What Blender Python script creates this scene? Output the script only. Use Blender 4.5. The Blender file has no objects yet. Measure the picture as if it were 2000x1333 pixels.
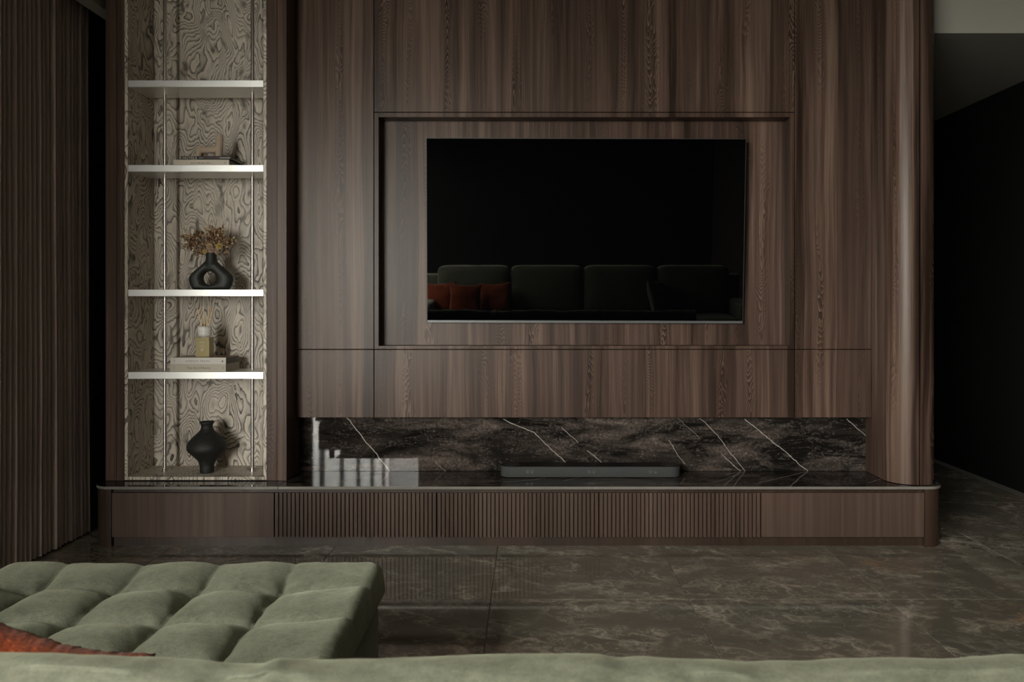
import bpy, bmesh, math, random
from mathutils import Vector, Matrix, noise as mnoise
from math import sin, cos, pi, radians, floor, sqrt

random.seed(7)
S = bpy.context.scene
C = S.collection

# ---------------------------------------------------------------- camera
F, VX, VY, CH = 1592.0, 1035.0, 592.0, 1.35      # focal length in pixels, vanishing point, eye height
cam = bpy.data.cameras.new('camera')
cam.sensor_width = 36.0
cam.lens = F * 36.0 / 2000.0
cam.shift_x = -(VX - 1000.0) / 2000.0
cam.shift_y = -(666.5 - VY) / 2000.0
cam.clip_start = 0.05
cam.dof.use_dof = True
cam.dof.focus_distance = 4.75
cam.dof.aperture_fstop = 6.3
camo = bpy.data.objects.new('camera', cam)
C.objects.link(camo)
camo.location = (0, 0, CH)
camo.rotation_euler = (pi / 2, 0, 0)
S.camera = camo

# ---------------------------------------------------------------- view, sky, window light
S.view_settings.view_transform = 'Standard'
S.view_settings.look = 'None'
S.view_settings.gamma = 1.0
S.view_settings.use_curve_mapping = False
S.view_settings.exposure = 0.70

W = bpy.data.worlds.new('daylight')
S.world = W
W.use_nodes = True
wt = W.node_tree
wt.nodes.clear()
wo = wt.nodes.new('ShaderNodeOutputWorld')
wb = wt.nodes.new('ShaderNodeBackground')
wg = wt.nodes.new('ShaderNodeTexCoord')
ws = wt.nodes.new('ShaderNodeSeparateXYZ')
wr = wt.nodes.new('ShaderNodeValToRGB')
wm = wt.nodes.new('ShaderNodeMath'); wm.operation = 'MULTIPLY_ADD'
wm.inputs[1].default_value = 0.5; wm.inputs[2].default_value = 0.5
wt.links.new(wg.outputs['Generated'], ws.inputs[0])
wt.links.new(ws.outputs[2], wm.inputs[0])
wt.links.new(wm.outputs[0], wr.inputs[0])
e = wr.color_ramp.elements
e[0].position = 0.47; e[0].color = (0.24, 0.235, 0.22, 1)
e[1].position = 0.53; e[1].color = (1.0, 0.95, 0.895, 1)
wt.links.new(wr.outputs[0], wb.inputs[0])
wb.inputs[1].default_value = 48.0
wt.links.new(wb.outputs[0], wo.inputs[0])

LWX, BAYX, BACKY, BAYY, WTOP = -2.72, -2.74, -6.0, -0.12, 3.15   # left wall, far side of the bay behind the camera, rear wall, start of the bay, window head
WRX = -2.15                                       # right jamb of the added rear window


def portal(loc, rot, sx, sy):
    la = bpy.data.lights.new('window_portal', 'AREA')
    la.shape = 'RECTANGLE'; la.size = sx; la.size_y = sy
    la.cycles.is_portal = True
    lo = bpy.data.objects.new('window_portal', la)
    C.objects.link(lo)
    lo.location = loc; lo.rotation_euler = rot


portal((BAYX - 0.16, (BACKY + BAYY) / 2, WTOP / 2), (pi / 2, 0, -pi / 2), BAYY - BACKY, WTOP)      # side window, shines towards +X
portal(((BAYX + WRX) / 2, BACKY - 0.16, WTOP / 2), (pi / 2, 0, 0), WRX - BAYX, WTOP)                # added rear window, shines towards +Y


# ---------------------------------------------------------------- helpers
def P(px, py, Y):
    return Vector(((px - VX) * Y / F, Y, CH - (py - VY) * Y / F))


def X(px, Y): return (px - VX) * Y / F
def Z(py, Y): return CH - (py - VY) * Y / F


def root_loc(o):
    v = Vector()
    while o:
        v += o.location
        o = o.parent
    return v


def obj(name, bm, mat, parent=None, smooth=False, bevel=0.0, seg=2, local=False, kind=None, angle=35):
    """one mesh object; bm is in world coordinates unless local"""
    me = bpy.data.meshes.new(name)
    bmesh.ops.recalc_face_normals(bm, faces=bm.faces)
    if parent and not local:
        bmesh.ops.translate(bm, verts=bm.verts, vec=-root_loc(parent))
    bm.to_mesh(me)
    bm.free()
    if smooth:
        for p in me.polygons: p.use_smooth = True
    o = bpy.data.objects.new(name, me)
    C.objects.link(o)
    if mat: me.materials.append(mat)
    if parent: o.parent = parent
    if bevel:
        m = o.modifiers.new('bevel', 'BEVEL')
        m.width = bevel; m.segments = seg; m.limit_method = 'ANGLE'; m.angle_limit = radians(angle)
        m.harden_normals = False
    if kind: o['kind'] = kind
    return o


def thing(name, label, cat, loc, rot=(0, 0, 0), group=None):
    o = bpy.data.objects.new(name, None)
    C.objects.link(o)
    o.empty_display_size = 0.1
    o.location = loc
    o.rotation_euler = rot
    o['label'] = label; o['category'] = cat
    if group: o['group'] = group
    return o


def tag(o, label, cat, group=None):
    o['label'] = label; o['category'] = cat
    if group: o['group'] = group
    return o


def struct(name, bm, mat, parent=None, **k):
    o = obj(name, bm, mat, parent, **k)
    if not parent: o['kind'] = 'structure'
    return o


def box(x0, x1, y0, y1, z0, z1, bm=None):
    bm = bm or bmesh.new()
    v = [bm.verts.new((x, y, z)) for z in (z0, z1) for x, y in ((x0, y0), (x1, y0), (x1, y1), (x0, y1))]
    for f in ((0, 3, 2, 1), (4, 5, 6, 7), (0, 1, 5, 4), (1, 2, 6, 5), (2, 3, 7, 6), (3, 0, 4, 7)):
        bm.faces.new([v[i] for i in f])
    return bm


def prism(pts, z0, z1, bm=None):
    """closed xy outline extruded from z0 to z1"""
    bm = bm or bmesh.new()
    a = [bm.verts.new((x, y, z0)) for x, y in pts]
    b = [bm.verts.new((x, y, z1)) for x, y in pts]
    bm.faces.new(a[::-1]); bm.faces.new(b)
    n = len(pts)
    for i in range(n):
        bm.faces.new((a[i], a[(i + 1) % n], b[(i + 1) % n], b[i]))
    return bm


def arc(cx, cy, r, a0, a1, n=10):
    return [(cx + r * cos(radians(a0 + (a1 - a0) * i / n)), cy + r * sin(radians(a0 + (a1 - a0) * i / n))) for i in range(n + 1)]


def rrect(x0, x1, y0, y1, r, n=8):
    return arc(x0 + r, y0 + r, r, 180, 270, n) + arc(x1 - r, y0 + r, r, 270, 360, n) + arc(x1 - r, y1 - r, r, 0, 90, n) + arc(x0 + r, y1 - r, r, 90, 180, n)


def lathe(prof, cx, cy, cz, n=40, bm=None, capb=True, capt=True):
    bm = bm or bmesh.new()
    rings = []
    for r, z in prof:
        rings.append([bm.verts.new((cx + r * cos(2 * pi * i / n), cy + r * sin(2 * pi * i / n), cz + z)) for i in range(n)])
    for a, b in zip(rings, rings[1:]):
        for i in range(n):
            bm.faces.new((a[i], a[(i + 1) % n], b[(i + 1) % n], b[i]))
    if capb: bm.faces.new(rings[0][::-1])
    if capt: bm.faces.new(rings[-1])
    return bm


def tube(pts, r, n=8, bm=None, r1=None):
    bm = bm or bmesh.new()
    pts = [Vector(p) for p in pts]
    rings = []
    for i, p in enumerate(pts):
        d = (pts[min(i + 1, len(pts) - 1)] - pts[max(i - 1, 0)]).normalized()
        u = d.orthogonal().normalized()
        w = d.cross(u)
        t = i / max(1, len(pts) - 1)
        rr = r if r1 is None else r + (r1 - r) * t
        if isinstance(r, (list, tuple)): rr = r[i]
        rings.append([bm.verts.new(p + rr * (cos(2 * pi * k / n) * u + sin(2 * pi * k / n) * w)) for k in range(n)])
    for a, b in zip(rings, rings[1:]):
        best = min(range(n), key=lambda s: (a[0].co - b[s].co).length)
        for k in range(n):
            bm.faces.new((a[k], a[(k + 1) % n], b[(k + 1 + best) % n], b[(k + best) % n]))
    bm.faces.new(rings[0][::-1]); bm.faces.new(rings[-1])
    return bm


def grid(nu, nv, fn, bm=None, closed_u=False):
    bm = bm or bmesh.new()
    vs = [[bm.verts.new(fn(i / (nu if closed_u else nu - 1), j / (nv - 1))) for i in range(nu)] for j in range(nv)]
    for j in range(nv - 1):
        for i in range(nu if closed_u else nu - 1):
            k = (i + 1) % nu
            bm.faces.new((vs[j][i], vs[j][k], vs[j + 1][k], vs[j + 1][i]))
    return bm


def interp(tab, x):
    if x <= tab[0][0]: return tab[0][1]
    for (a, va), (b, vb) in zip(tab, tab[1:]):
        if x <= b:
            t = (x - a) / (b - a)
            t = t * t * (3 - 2 * t)
            return va + (vb - va) * t
    return tab[-1][1]


# ---------------------------------------------------------------- material helpers
class G:
    def __init__(s, name):
        s.m = bpy.data.materials.new(name)
        s.m.use_nodes = True
        s.t = s.m.node_tree
        s.t.nodes.clear()
        s.out = s.t.nodes.new('ShaderNodeOutputMaterial')
        s.b = s.t.nodes.new('ShaderNodeBsdfPrincipled')
        s.t.links.new(s.b.outputs[0], s.out.inputs[0])

    def put(s, sock, v):
        if v is None: return
        if hasattr(v, 'is_output'): s.t.links.new(v, sock)
        else:
            if isinstance(v, (tuple, list)) and len(v) == 3 and sock.type == 'RGBA': v = (*v, 1)
            sock.default_value = v

    def bs(s, **k):
        names = dict(col='Base Color', rough='Roughness', metal='Metallic', spec='Specular IOR Level', normal='Normal',
                     sheen='Sheen Weight', sheenr='Sheen Roughness', sheent='Sheen Tint', coat='Coat Weight', coatr='Coat Roughness',
                     trans='Transmission Weight', ior='IOR', aniso='Anisotropic')
        for a, v in k.items(): s.put(s.b.inputs[names[a]], v)
        return s.m

    def math(s, op, a, b=None, c=None, clamp=False):
        n = s.t.nodes.new('ShaderNodeMath'); n.operation = op; n.use_clamp = clamp
        s.put(n.inputs[0], a); s.put(n.inputs[1], b)
        if c is not None: s.put(n.inputs[2], c)
        return n.outputs[0]

    def pos(s):
        return s.t.nodes.new('ShaderNodeNewGeometry').outputs['Position']

    def objco(s):
        return s.t.nodes.new('ShaderNodeTexCoord').outputs['Object']

    def sep(s, v):
        n = s.t.nodes.new('ShaderNodeSeparateXYZ'); s.put(n.inputs[0], v)
        return n.outputs[0], n.outputs[1], n.outputs[2]

    def comb(s, x, y, z):
        n = s.t.nodes.new('ShaderNodeCombineXYZ')
        s.put(n.inputs[0], x); s.put(n.inputs[1], y); s.put(n.inputs[2], z)
        return n.outputs[0]

    def vm(s, op, a, b=None, scale=None):
        n = s.t.nodes.new('ShaderNodeVectorMath'); n.operation = op
        s.put(n.inputs[0], a); s.put(n.inputs[1], b)
        if scale is not None: s.put(n.inputs['Scale'], scale)
        return n.outputs[0]

    def noise(s, v, scale=1.0, detail=3.0, rough=0.5, dist=0.0, color=False):
        n = s.t.nodes.new('ShaderNodeTexNoise')
        s.put(n.inputs['Vector'], v); s.put(n.inputs['Scale'], scale); s.put(n.inputs['Detail'], detail)
        s.put(n.inputs['Roughness'], rough); s.put(n.inputs['Distortion'], dist)
        return n.outputs['Color' if color else 'Fac']

    def voro(s, v, scale, feature='DISTANCE_TO_EDGE', rnd=1.0):
        n = s.t.nodes.new('ShaderNodeTexVoronoi'); n.feature = feature
        s.put(n.inputs['Vector'], v); s.put(n.inputs['Scale'], scale); s.put(n.inputs['Randomness'], rnd)
        return n.outputs['Distance']

    def white(s, w):
        n = s.t.nodes.new('ShaderNodeTexWhiteNoise'); n.noise_dimensions = '1D'
        s.put(n.inputs['W'], w)
        return n.outputs['Value']

    def rnd(s):
        return s.t.nodes.new('ShaderNodeObjectInfo').outputs['Random']

    def ramp(s, f, stops, ease='LINEAR'):
        n = s.t.nodes.new('ShaderNodeValToRGB'); n.color_ramp.interpolation = ease
        el = n.color_ramp.elements
        while len(el) < len(stops): el.new(0.5)
        for q, (p, c) in zip(el, stops):
            q.position = p
            q.color = (c, c, c, 1) if not isinstance(c, (tuple, list)) else (*c, 1)
        s.put(n.inputs[0], f)
        return n.outputs[0]

    def mix(s, f, a, b, blend='MIX'):
        n = s.t.nodes.new('ShaderNodeMix'); n.data_type = 'RGBA'; n.blend_type = blend
        s.put(n.inputs[0], f); s.put(n.inputs[6], a); s.put(n.inputs[7], b)
        return n.outputs[2]

    def bump(s, h, strength=0.3, dist=0.002, normal=None):
        n = s.t.nodes.new('ShaderNodeBump')
        s.put(n.inputs['Strength'], strength); s.put(n.inputs['Distance'], dist); s.put(n.inputs['Height'], h)
        if normal is not None: s.put(n.inputs['Normal'], normal)
        return n.outputs[0]


def plain(name, col, rough=0.5, metal=0.0, grain=0.06, scale=60, **k):
    g = G(name)
    n = g.noise(g.pos(), scale, 3)
    c = g.mix(n, tuple(x * (1 - grain) for x in col), tuple(min(1, x * (1 + grain)) for x in col))
    return g.bs(col=c, rough=rough, metal=metal, **k)


def walnut(name, dark, mid, light, rough=0.38, cath=1.0, leaf=0.2, spec=0.5):
    g = G(name)
    x, y, z = g.sep(g.pos())
    s = g.math('SUBTRACT', x, y)                       # unrolls round the curved end
    warp = g.noise(g.comb(g.math('MULTIPLY', s, 4), 0.0, g.math('MULTIPLY', z, 0.9)), 1.0, 2)
    s1 = g.math('ADD', s, g.math('MULTIPLY', g.math('SUBTRACT', warp, 0.5), 0.05))
    q = g.math('DIVIDE', s1, leaf)
    k = g.math('FLOOR', q)
    u = g.math('SUBTRACT', g.math('FRACT', q), 0.5)
    r = g.white(k)
    r2 = g.white(g.math('ADD', k, 37.3))
    sg = g.math('SIGN', g.math('SUBTRACT', r2, 0.5))
    off = g.math('MULTIPLY', g.math('SUBTRACT', r, 0.5), 0.35)
    uu = g.math('ADD', u, off)
    w2 = g.noise(g.comb(g.math('MULTIPLY', s, 11), g.math('MULTIPLY', k, 3.1), g.math('MULTIPLY', z, 2.2)), 1.0, 3)
    v = g.math('ADD', g.math('MULTIPLY', g.math('ADD', z, g.math('MULTIPLY', r, 9)), sg),
               g.math('MULTIPLY', g.math('POWER', g.math('ABSOLUTE', uu), 1.8), 3.6))
    v = g.math('ADD', v, g.math('MULTIPLY', w2, 0.8))
    v = g.math('ADD', v, g.math('MULTIPLY', g.noise(g.comb(g.math('MULTIPLY', s, 5), g.math('MULTIPLY', k, 1.7), g.math('MULTIPLY', z, 0.8)), 1.0, 1), 1.6))
    ring = g.math('FRACT', g.math('MULTIPLY', v, 21.0))
    ring = g.math('MULTIPLY', ring, ring)
    # cathedrals only near the middle of a leaf and only on some leaves
    cm = g.math('SUBTRACT', 1.0, g.math('MULTIPLY', g.math('ABSOLUTE', uu), 2.3), clamp=True)
    patch = g.ramp(g.noise(g.comb(g.math('MULTIPLY', s, 3.5), 3.0, g.math('MULTIPLY', z, 1.1)), 1.0, 1), [(0.42, 0.0), (0.62, 1.0)])
    cm = g.math('MULTIPLY', g.math('MULTIPLY', cm, patch), cath)
    streak = g.noise(g.comb(g.math('MULTIPLY', s1, 30), 1.0, g.math('MULTIPLY', z, 0.5)), 1.0, 4, 0.6)
    fine = g.noise(g.comb(g.math('MULTIPLY', s1, 170), 2.0, g.math('MULTIPLY', z, 2.0)), 1.0, 3, 0.6)
    fibre = g.noise(g.comb(g.math('MULTIPLY', s, 520), 4.0, g.math('MULTIPLY', z, 14)), 1.0, 2)
    tone = g.math('MULTIPLY_ADD', streak, 1.35, -0.2)
    broad = g.noise(g.comb(g.math('MULTIPLY', s1, 9), 8.0, g.math('MULTIPLY', z, 0.35)), 1.0, 2)
    tone = g.math('ADD', tone, g.math('MULTIPLY', g.math('SUBTRACT', broad, 0.5), 1.1))
    tone = g.math('ADD', tone, g.math('MULTIPLY', g.math('SUBTRACT', fine, 0.5), 0.72))
    tone = g.math('ADD', tone, g.math('MULTIPLY', g.math('SUBTRACT', r, 0.5), 0.36))
    tone = g.math('ADD', tone, g.math('MULTIPLY', g.math('MULTIPLY', g.math('SUBTRACT', ring, 0.45), cm), 0.9))
    tone = g.math('ADD', tone, g.math('MULTIPLY', g.math('SUBTRACT', fibre, 0.5), 0.14))
    col = g.ramp(tone, [(0.12, dark), (0.5, mid), (0.88, light)])
    hue = g.noise(g.comb(g.math('MULTIPLY', s1, 6), 7.0, g.math('MULTIPLY', z, 0.3)), 1.0, 2)
    col = g.mix(g.ramp(hue, [(0.35, 0.0), (0.7, 0.5)]), col, tuple(c * m for c, m in zip(mid, (0.92, 0.97, 1.06))))
    rg = g.math('MULTIPLY_ADD', fine, 0.12, rough - 0.06)
    nb = g.bump(g.math('ADD', fibre, fine), 0.12, 0.0006)
    return g.bs(col=col, rough=rg, normal=nb, spec=spec)


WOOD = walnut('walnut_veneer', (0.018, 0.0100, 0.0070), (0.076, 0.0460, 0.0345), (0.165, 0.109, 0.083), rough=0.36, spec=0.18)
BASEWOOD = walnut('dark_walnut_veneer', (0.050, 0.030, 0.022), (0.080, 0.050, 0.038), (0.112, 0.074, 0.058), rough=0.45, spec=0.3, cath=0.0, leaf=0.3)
SHADOWWOOD = walnut('shaded_walnut_veneer', (0.020, 0.0105, 0.0068), (0.038, 0.021, 0.0138), (0.055, 0.031, 0.021), rough=0.45, cath=0.0, leaf=0.3)  # darker copy of the cabinet walnut; recess shade put into the colour


def burl():
    g = G('burl_veneer')
    x, y, z = g.sep(g.pos())
    a = g.math('ADD', x, g.math('MULTIPLY', y, 0.0))
    co = g.comb(g.math('MULTIPLY', a, 1.0), g.math('MULTIPLY', y, 0.75), g.math('MULTIPLY', z, 0.44))
    w = g.noise(co, 34, 2, 0.5, color=True)
    co2 = g.vm('ADD', co, g.vm('SCALE', g.vm('SUBTRACT', w, (0.5, 0.5, 0.5)), scale=0.018))
    n = g.noise(co2, 6.8, 1.4, 0.45, 0.3)
    v = g.math('MULTIPLY', n, 25.0)
    fr = g.math('FRACT', v)
    line = g.ramp(fr, [(0.0, 1.0), (0.11, 0.9), (0.22, 0.46), (0.58, 0.10), (0.91, 0.0), (1.0, 1.0)])
    band = g.noise(g.comb(g.math('MULTIPLY', x, 6), g.math('MULTIPLY', y, 6), g.math('MULTIPLY', z, 3)), 1.0, 2)
    wgt = g.math('MULTIPLY', line, g.ramp(band, [(0.32, 0.66), (0.65, 1.0)]))
    blot = g.ramp(g.noise(co2, 13, 2, 0.5, 0.6), [(0.60, 0.0), (0.72, 0.8)])
    wgt = g.math('MAXIMUM', wgt, blot)
    fib = g.noise(g.comb(g.math('MULTIPLY', x, 240), g.math('MULTIPLY', y, 240), g.math('MULTIPLY', z, 9)), 1.0, 3)
    base = g.mix(fib, (0.60, 0.525, 0.445), (0.82, 0.745, 0.655))
    base = g.mix(g.ramp(band, [(0.35, 0.0), (0.75, 0.45)]), base, (0.46, 0.395, 0.33))
    col = g.mix(wgt, base, (0.030, 0.022, 0.016))
    return g.bs(col=col, rough=0.42, spec=0.35)


BURL = burl()


def black_marble():
    g = G('black_marble')
    p = g.pos()
    x, y, z = g.sep(p)
    yz = g.math('SUBTRACT', g.math('SUBTRACT', z, y), -4.5615)   # unrolls counter and upstand: height above the counter line
    co = g.comb(x, yz, 0.0)
    st = g.comb(g.math('MULTIPLY', x, 2.0), g.math('MULTIPLY', yz, 7.0), 0.3)
    cloud = g.noise(st, 1.4, 7, 0.62, 0.9)
    big = g.noise(g.comb(g.math('MULTIPLY', x, 1.3), g.math('MULTIPLY', yz, 4.0), 5.0), 1.0, 3, 0.5, 0.4)
    grit = g.noise(co, 60, 8, 0.75, 0.1)
    amt = g.math('MULTIPLY', g.ramp(cloud, [(0.40, 0.0), (0.68, 1.0)]), g.ramp(big, [(0.34, 0.15), (0.58, 1.0)]))
    amt = g.math('MULTIPLY', amt, g.ramp(grit, [(0.34, 0.18), (0.66, 1.0)]))
    onup = g.ramp(yz, [(0.0, 0.35), (0.01, 1.0)])
    amt = g.math('MULTIPLY', amt, onup)
    col = g.mix(amt, (0.0080, 0.0070, 0.0064), (0.185, 0.145, 0.125))
    wisp = g.math('ABSOLUTE', g.math('SUBTRACT', g.noise(st, 2.6, 5, 0.6, 1.2), 0.5))
    wisp = g.math('MULTIPLY', g.ramp(wisp, [(0.0, 1.0), (0.03, 0.0)]), g.math('MULTIPLY', g.ramp(grit, [(0.45, 0.0), (0.62, 1.0)]), onup))
    col = g.mix(g.math('MULTIPLY', wisp, 0.42), col, (0.26, 0.22, 0.195))
    # diagonal white veins
    Yb = 4.899
    z0 = 0.3375
    segs = [((677, 816), (761, 921), 1.0), ((984, 820), (1044, 846), .75), ((1044, 846), (1105, 904), .75), ((1097, 835), (1128, 864), .6), ((1147, 880), (1176, 904), .7),
            ((1305, 859), (1337, 908), .5), ((1368, 817), (1400, 850), .6), ((1400, 850), (1455, 921), .6), ((1410, 888), (1446, 921), .6),
            ((1455, 819), (1547, 894), .75), ((1547, 894), (1577, 921), .75), ((1653, 819), (1692, 851), .6), ((1323, 817), (1368, 857), .3), ((850, 903), (871, 921), .35)]
    wob = g.noise(co, 14, 3, 0.55, color=True)
    cw = g.vm('ADD', co, g.vm('SCALE', g.vm('SUBTRACT', wob, (0.5, 0.5, 0.5)), scale=0.022))
    cx_, cy_, _ = g.sep(cw)
    tot = None
    for (ax, ay), (bx, by), wgt in segs:
        A = (X(ax, Yb), Z(ay, Yb) - z0); B = (X(bx, Yb), Z(by, Yb) - z0)
        dx, dy = B[0] - A[0], B[1] - A[1]
        L2 = dx * dx + dy * dy
        px_ = g.math('SUBTRACT', cx_, A[0]); py_ = g.math('SUBTRACT', cy_, A[1])
        t = g.math('DIVIDE', g.math('ADD', g.math('MULTIPLY', px_, dx), g.math('MULTIPLY', py_, dy)), L2, clamp=True)
        ex = g.math('SUBTRACT', px_, g.math('MULTIPLY', t, dx)); ey = g.math('SUBTRACT', py_, g.math('MULTIPLY', t, dy))
        d = g.math('SQRT', g.math('ADD', g.math('MULTIPLY', ex, ex), g.math('MULTIPLY', ey, ey)))
        f = g.math('MULTIPLY', g.math('SUBTRACT', 1.0, g.math('DIVIDE', d, 0.0034 * (0.6 + 0.4 * wgt)), clamp=True), wgt)
        tot = f if tot is None else g.math('MAXIMUM', tot, f)
    tot = g.math('MULTIPLY', tot, g.ramp(grit, [(0.25, 0.6), (0.55, 1.0)]))
    col = g.mix(tot, col, (0.62, 0.57, 0.53))
    return g.bs(col=col, rough=0.03, spec=0.17)


BLACK = black_marble()


def edge_marble():
    g = G('marble_edge')
    n = g.noise(g.pos(), 30, 4)
    return g.bs(col=g.mix(n, (0.15, 0.138, 0.125), (0.21, 0.195, 0.178)), rough=0.3)


EDGE = edge_marble()


def floor_marble():
    g = G('floor_marble')
    p = g.pos()
    rn = g.rnd()
    off = g.comb(g.math('MULTIPLY', rn, 37.0), g.math('MULTIPLY', rn, 91.0), g.math('MULTIPLY', rn, 13.0))
    x, y, z = g.sep(p)
    co = g.vm('ADD', g.comb(g.math('ADD', x, g.math('MULTIPLY', y, 0.25)), g.math('MULTIPLY', y, 1.25), 0.0), off)
    w = g.noise(co, 2.2, 5, 0.6, color=True)
    cw = g.vm('ADD', co, g.vm('SCALE', g.vm('SUBTRACT', w, (0.5, 0.5, 0.5)), scale=0.9))
    w2 = g.noise(co, 9, 5, 0.6, color=True)
    cw2 = g.vm('ADD', cw, g.vm('SCALE', g.vm('SUBTRACT', w2, (0.5, 0.5, 0.5)), scale=0.22))
    e1 = g.voro(cw2, 1.7)
    e2 = g.voro(cw2, 4.3)
    ridge = g.math('ABSOLUTE', g.math('SUBTRACT', g.noise(cw2, 3.2, 6, 0.62, 0.4), 0.5))
    m1 = g.noise(co, 1.5, 3)
    m2 = g.noise(co, 3.5, 4, 0.6, 0.5)
    v1 = g.math('MULTIPLY', g.ramp(e1, [(0.0, 1.0), (0.022, 0.4), (0.07, 0.0)]), g.ramp(m2, [(0.40, 0.0), (0.62, 1.0)]))
    v2 = g.math('MULTIPLY', g.ramp(e2, [(0.0, 0.9), (0.02, 0.25), (0.06, 0.0)]), g.ramp(m1, [(0.45, 0.0), (0.65, 0.8)]))
    v3 = g.math('MULTIPLY', g.ramp(ridge, [(0.0, 0.8), (0.012, 0.25), (0.04, 0.0)]), g.ramp(m2, [(0.38, 0.0), (0.6, 0.9)]))
    v = g.math('MAXIMUM', g.math('MAXIMUM', v1, v2), v3)
    haze = g.math('MULTIPLY', g.ramp(g.noise(cw, 2.4, 6, 0.65), [(0.50, 0.0), (0.74, 0.42)]), g.ramp(m2, [(0.42, 0.1), (0.62, 1.0)]))
    base = g.mix(g.noise(cw2, 6, 6, 0.65), (0.128, 0.110, 0.087), (0.192, 0.168, 0.137))
    base = g.mix(g.ramp(m1, [(0.4, 0.0), (0.65, 0.6)]), base, (0.118, 0.114, 0.092))
    base = g.mix(haze, base, (0.29, 0.25, 0.20))
    rust = g.ramp(g.noise(co, 1.1, 2), [(0.60, 0.0), (0.67, 1.0)])
    vein = g.mix(rust, (0.52, 0.455, 0.375), (0.46, 0.28, 0.15))
    col = g.mix(g.math('MULTIPLY', v, 0.85), base, vein)
    return g.bs(col=col, rough=0.05, spec=0.8)


FLOORM = floor_marble()
GROUT = plain('grout', (0.10, 0.09, 0.075), 0.8)


def velvet(name, c0, c1, bump=0.5, sc=1.0):
    g = G(name)
    p = g.pos()
    n1 = g.noise(p, 9 * sc, 4, 0.6, 0.3)
    n2 = g.noise(p, 240 * sc, 3, 0.6)
    n3 = g.noise(g.vm('MULTIPLY', p, (60, 110, 80)), sc, 4, 0.65)
    n4 = g.noise(p, 38 * sc, 5, 0.7, 0.5)
    f = g.math('ADD', g.math('ADD', g.math('MULTIPLY', n1, 0.32), g.math('MULTIPLY', n4, 0.35)), g.math('ADD', g.math('MULTIPLY', n2, 0.28), g.math('MULTIPLY', n3, 0.30)))
    col = g.mix(g.ramp(f, [(0.46, 0.0), (0.78, 1.0)]), c0, c1)
    nb = g.bump(g.math('ADD', n2, g.math('MULTIPLY', n3, 0.8)), bump, 0.003)
    return g.bs(col=col, rough=0.85, spec=0.2, sheen=0.35, sheenr=0.4, sheent=tuple(min(1, c * 4) for c in c1), normal=nb)


GREEN = velvet('sage_velvet', (0.080, 0.088, 0.062), (0.205, 0.212, 0.160))  # ottoman copy of the velvet, colour raised to stand in for light
GREEN2 = velvet('sage_velvet_sofa', (0.043, 0.047, 0.033), (0.104, 0.105, 0.077), 0.2)  # same velvet, colour darkened to offset strong light on the sofa


def chenille():
    g = G('rust_chenille')
    p = g.objco()
    x, y, z = g.sep(p)
    rows = g.math('SINE', g.math('MULTIPLY', g.math('ADD', g.math('ADD', x, g.math('MULTIPLY', z, 0.3)), g.math('MULTIPLY', g.noise(p, 14, 2), 0.03)), 330))
    n = g.noise(g.vm('MULTIPLY', p, (120, 120, 260)), 1.0, 4, 0.7)
    big = g.noise(p, 26, 3)
    f = g.math('ADD', g.math('MULTIPLY', rows, 0.05), g.math('ADD', g.math('MULTIPLY', n, 0.75), g.math('MULTIPLY', big, 0.25)))
    col = g.ramp(f, [(0.32, (0.050, 0.009, 0.003)), (0.56, (0.15, 0.029, 0.008)), (0.80, (0.34, 0.090, 0.030))])
    return g.bs(col=col, rough=0.9, spec=0.1, sheen=0.08, normal=g.bump(f, 0.8, 0.004))


RUST = chenille()


def drape_mat():
    g = G('drape_fabric')
    p = g.pos()
    n = g.noise(g.vm('MULTIPLY', p, (300, 300, 240)), 1.0, 3)
    b = g.noise(p, 3, 3)
    col = g.mix(n, (0.54, 0.43, 0.38), (0.70, 0.575, 0.515))
    col = g.mix(g.ramp(b, [(0.35, 0.0), (0.7, 0.3)]), col, (0.55, 0.44, 0.39))
    return g.bs(col=col, rough=0.85, spec=0.2, normal=g.bump(n, 0.2, 0.001))


DRAPE = drape_mat()


def sheer_mat():
    g = G('sheer_fabric')
    t = g.t
    tr = t.nodes.new('ShaderNodeBsdfTransparent'); tl = t.nodes.new('ShaderNodeBsdfTranslucent'); df = t.nodes.new('ShaderNodeBsdfDiffuse')
    n = g.noise(g.vm('MULTIPLY', g.pos(), (400, 400, 300)), 1.0, 2)
    c = g.mix(n, (0.72, 0.70, 0.66), (0.85, 0.83, 0.79))
    for q in (tl, df): g.put(q.inputs[0], c)
    a = t.nodes.new('ShaderNodeMixShader'); a.inputs[0].default_value = 0.4
    t.links.new(tl.outputs[0], a.inputs[1]); t.links.new(df.outputs[0], a.inputs[2])
    b = t.nodes.new('ShaderNodeMixShader'); b.inputs[0].default_value = 0.25
    t.links.new(tr.outputs[0], b.inputs[1]); t.links.new(a.outputs[0], b.inputs[2])
    t.links.new(b.outputs[0], g.out.inputs[0])
    return g.m


SHEER = sheer_mat()


def pane_mat():
    g = G('window_glass')
    t = g.t
    tr = t.nodes.new('ShaderNodeBsdfTransparent'); gl = t.nodes.new('ShaderNodeBsdfGlossy')
    gl.inputs['Roughness'].default_value = 0.02
    g.put(tr.inputs[0], (0.93, 0.95, 0.93))
    b = t.nodes.new('ShaderNodeMixShader'); b.inputs[0].default_value = 0.06
    t.links.new(tr.outputs[0], b.inputs[1]); t.links.new(gl.outputs[0], b.inputs[2])
    t.links.new(b.outputs[0], g.out.inputs[0])
    return g.m


PANE = pane_mat()

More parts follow.
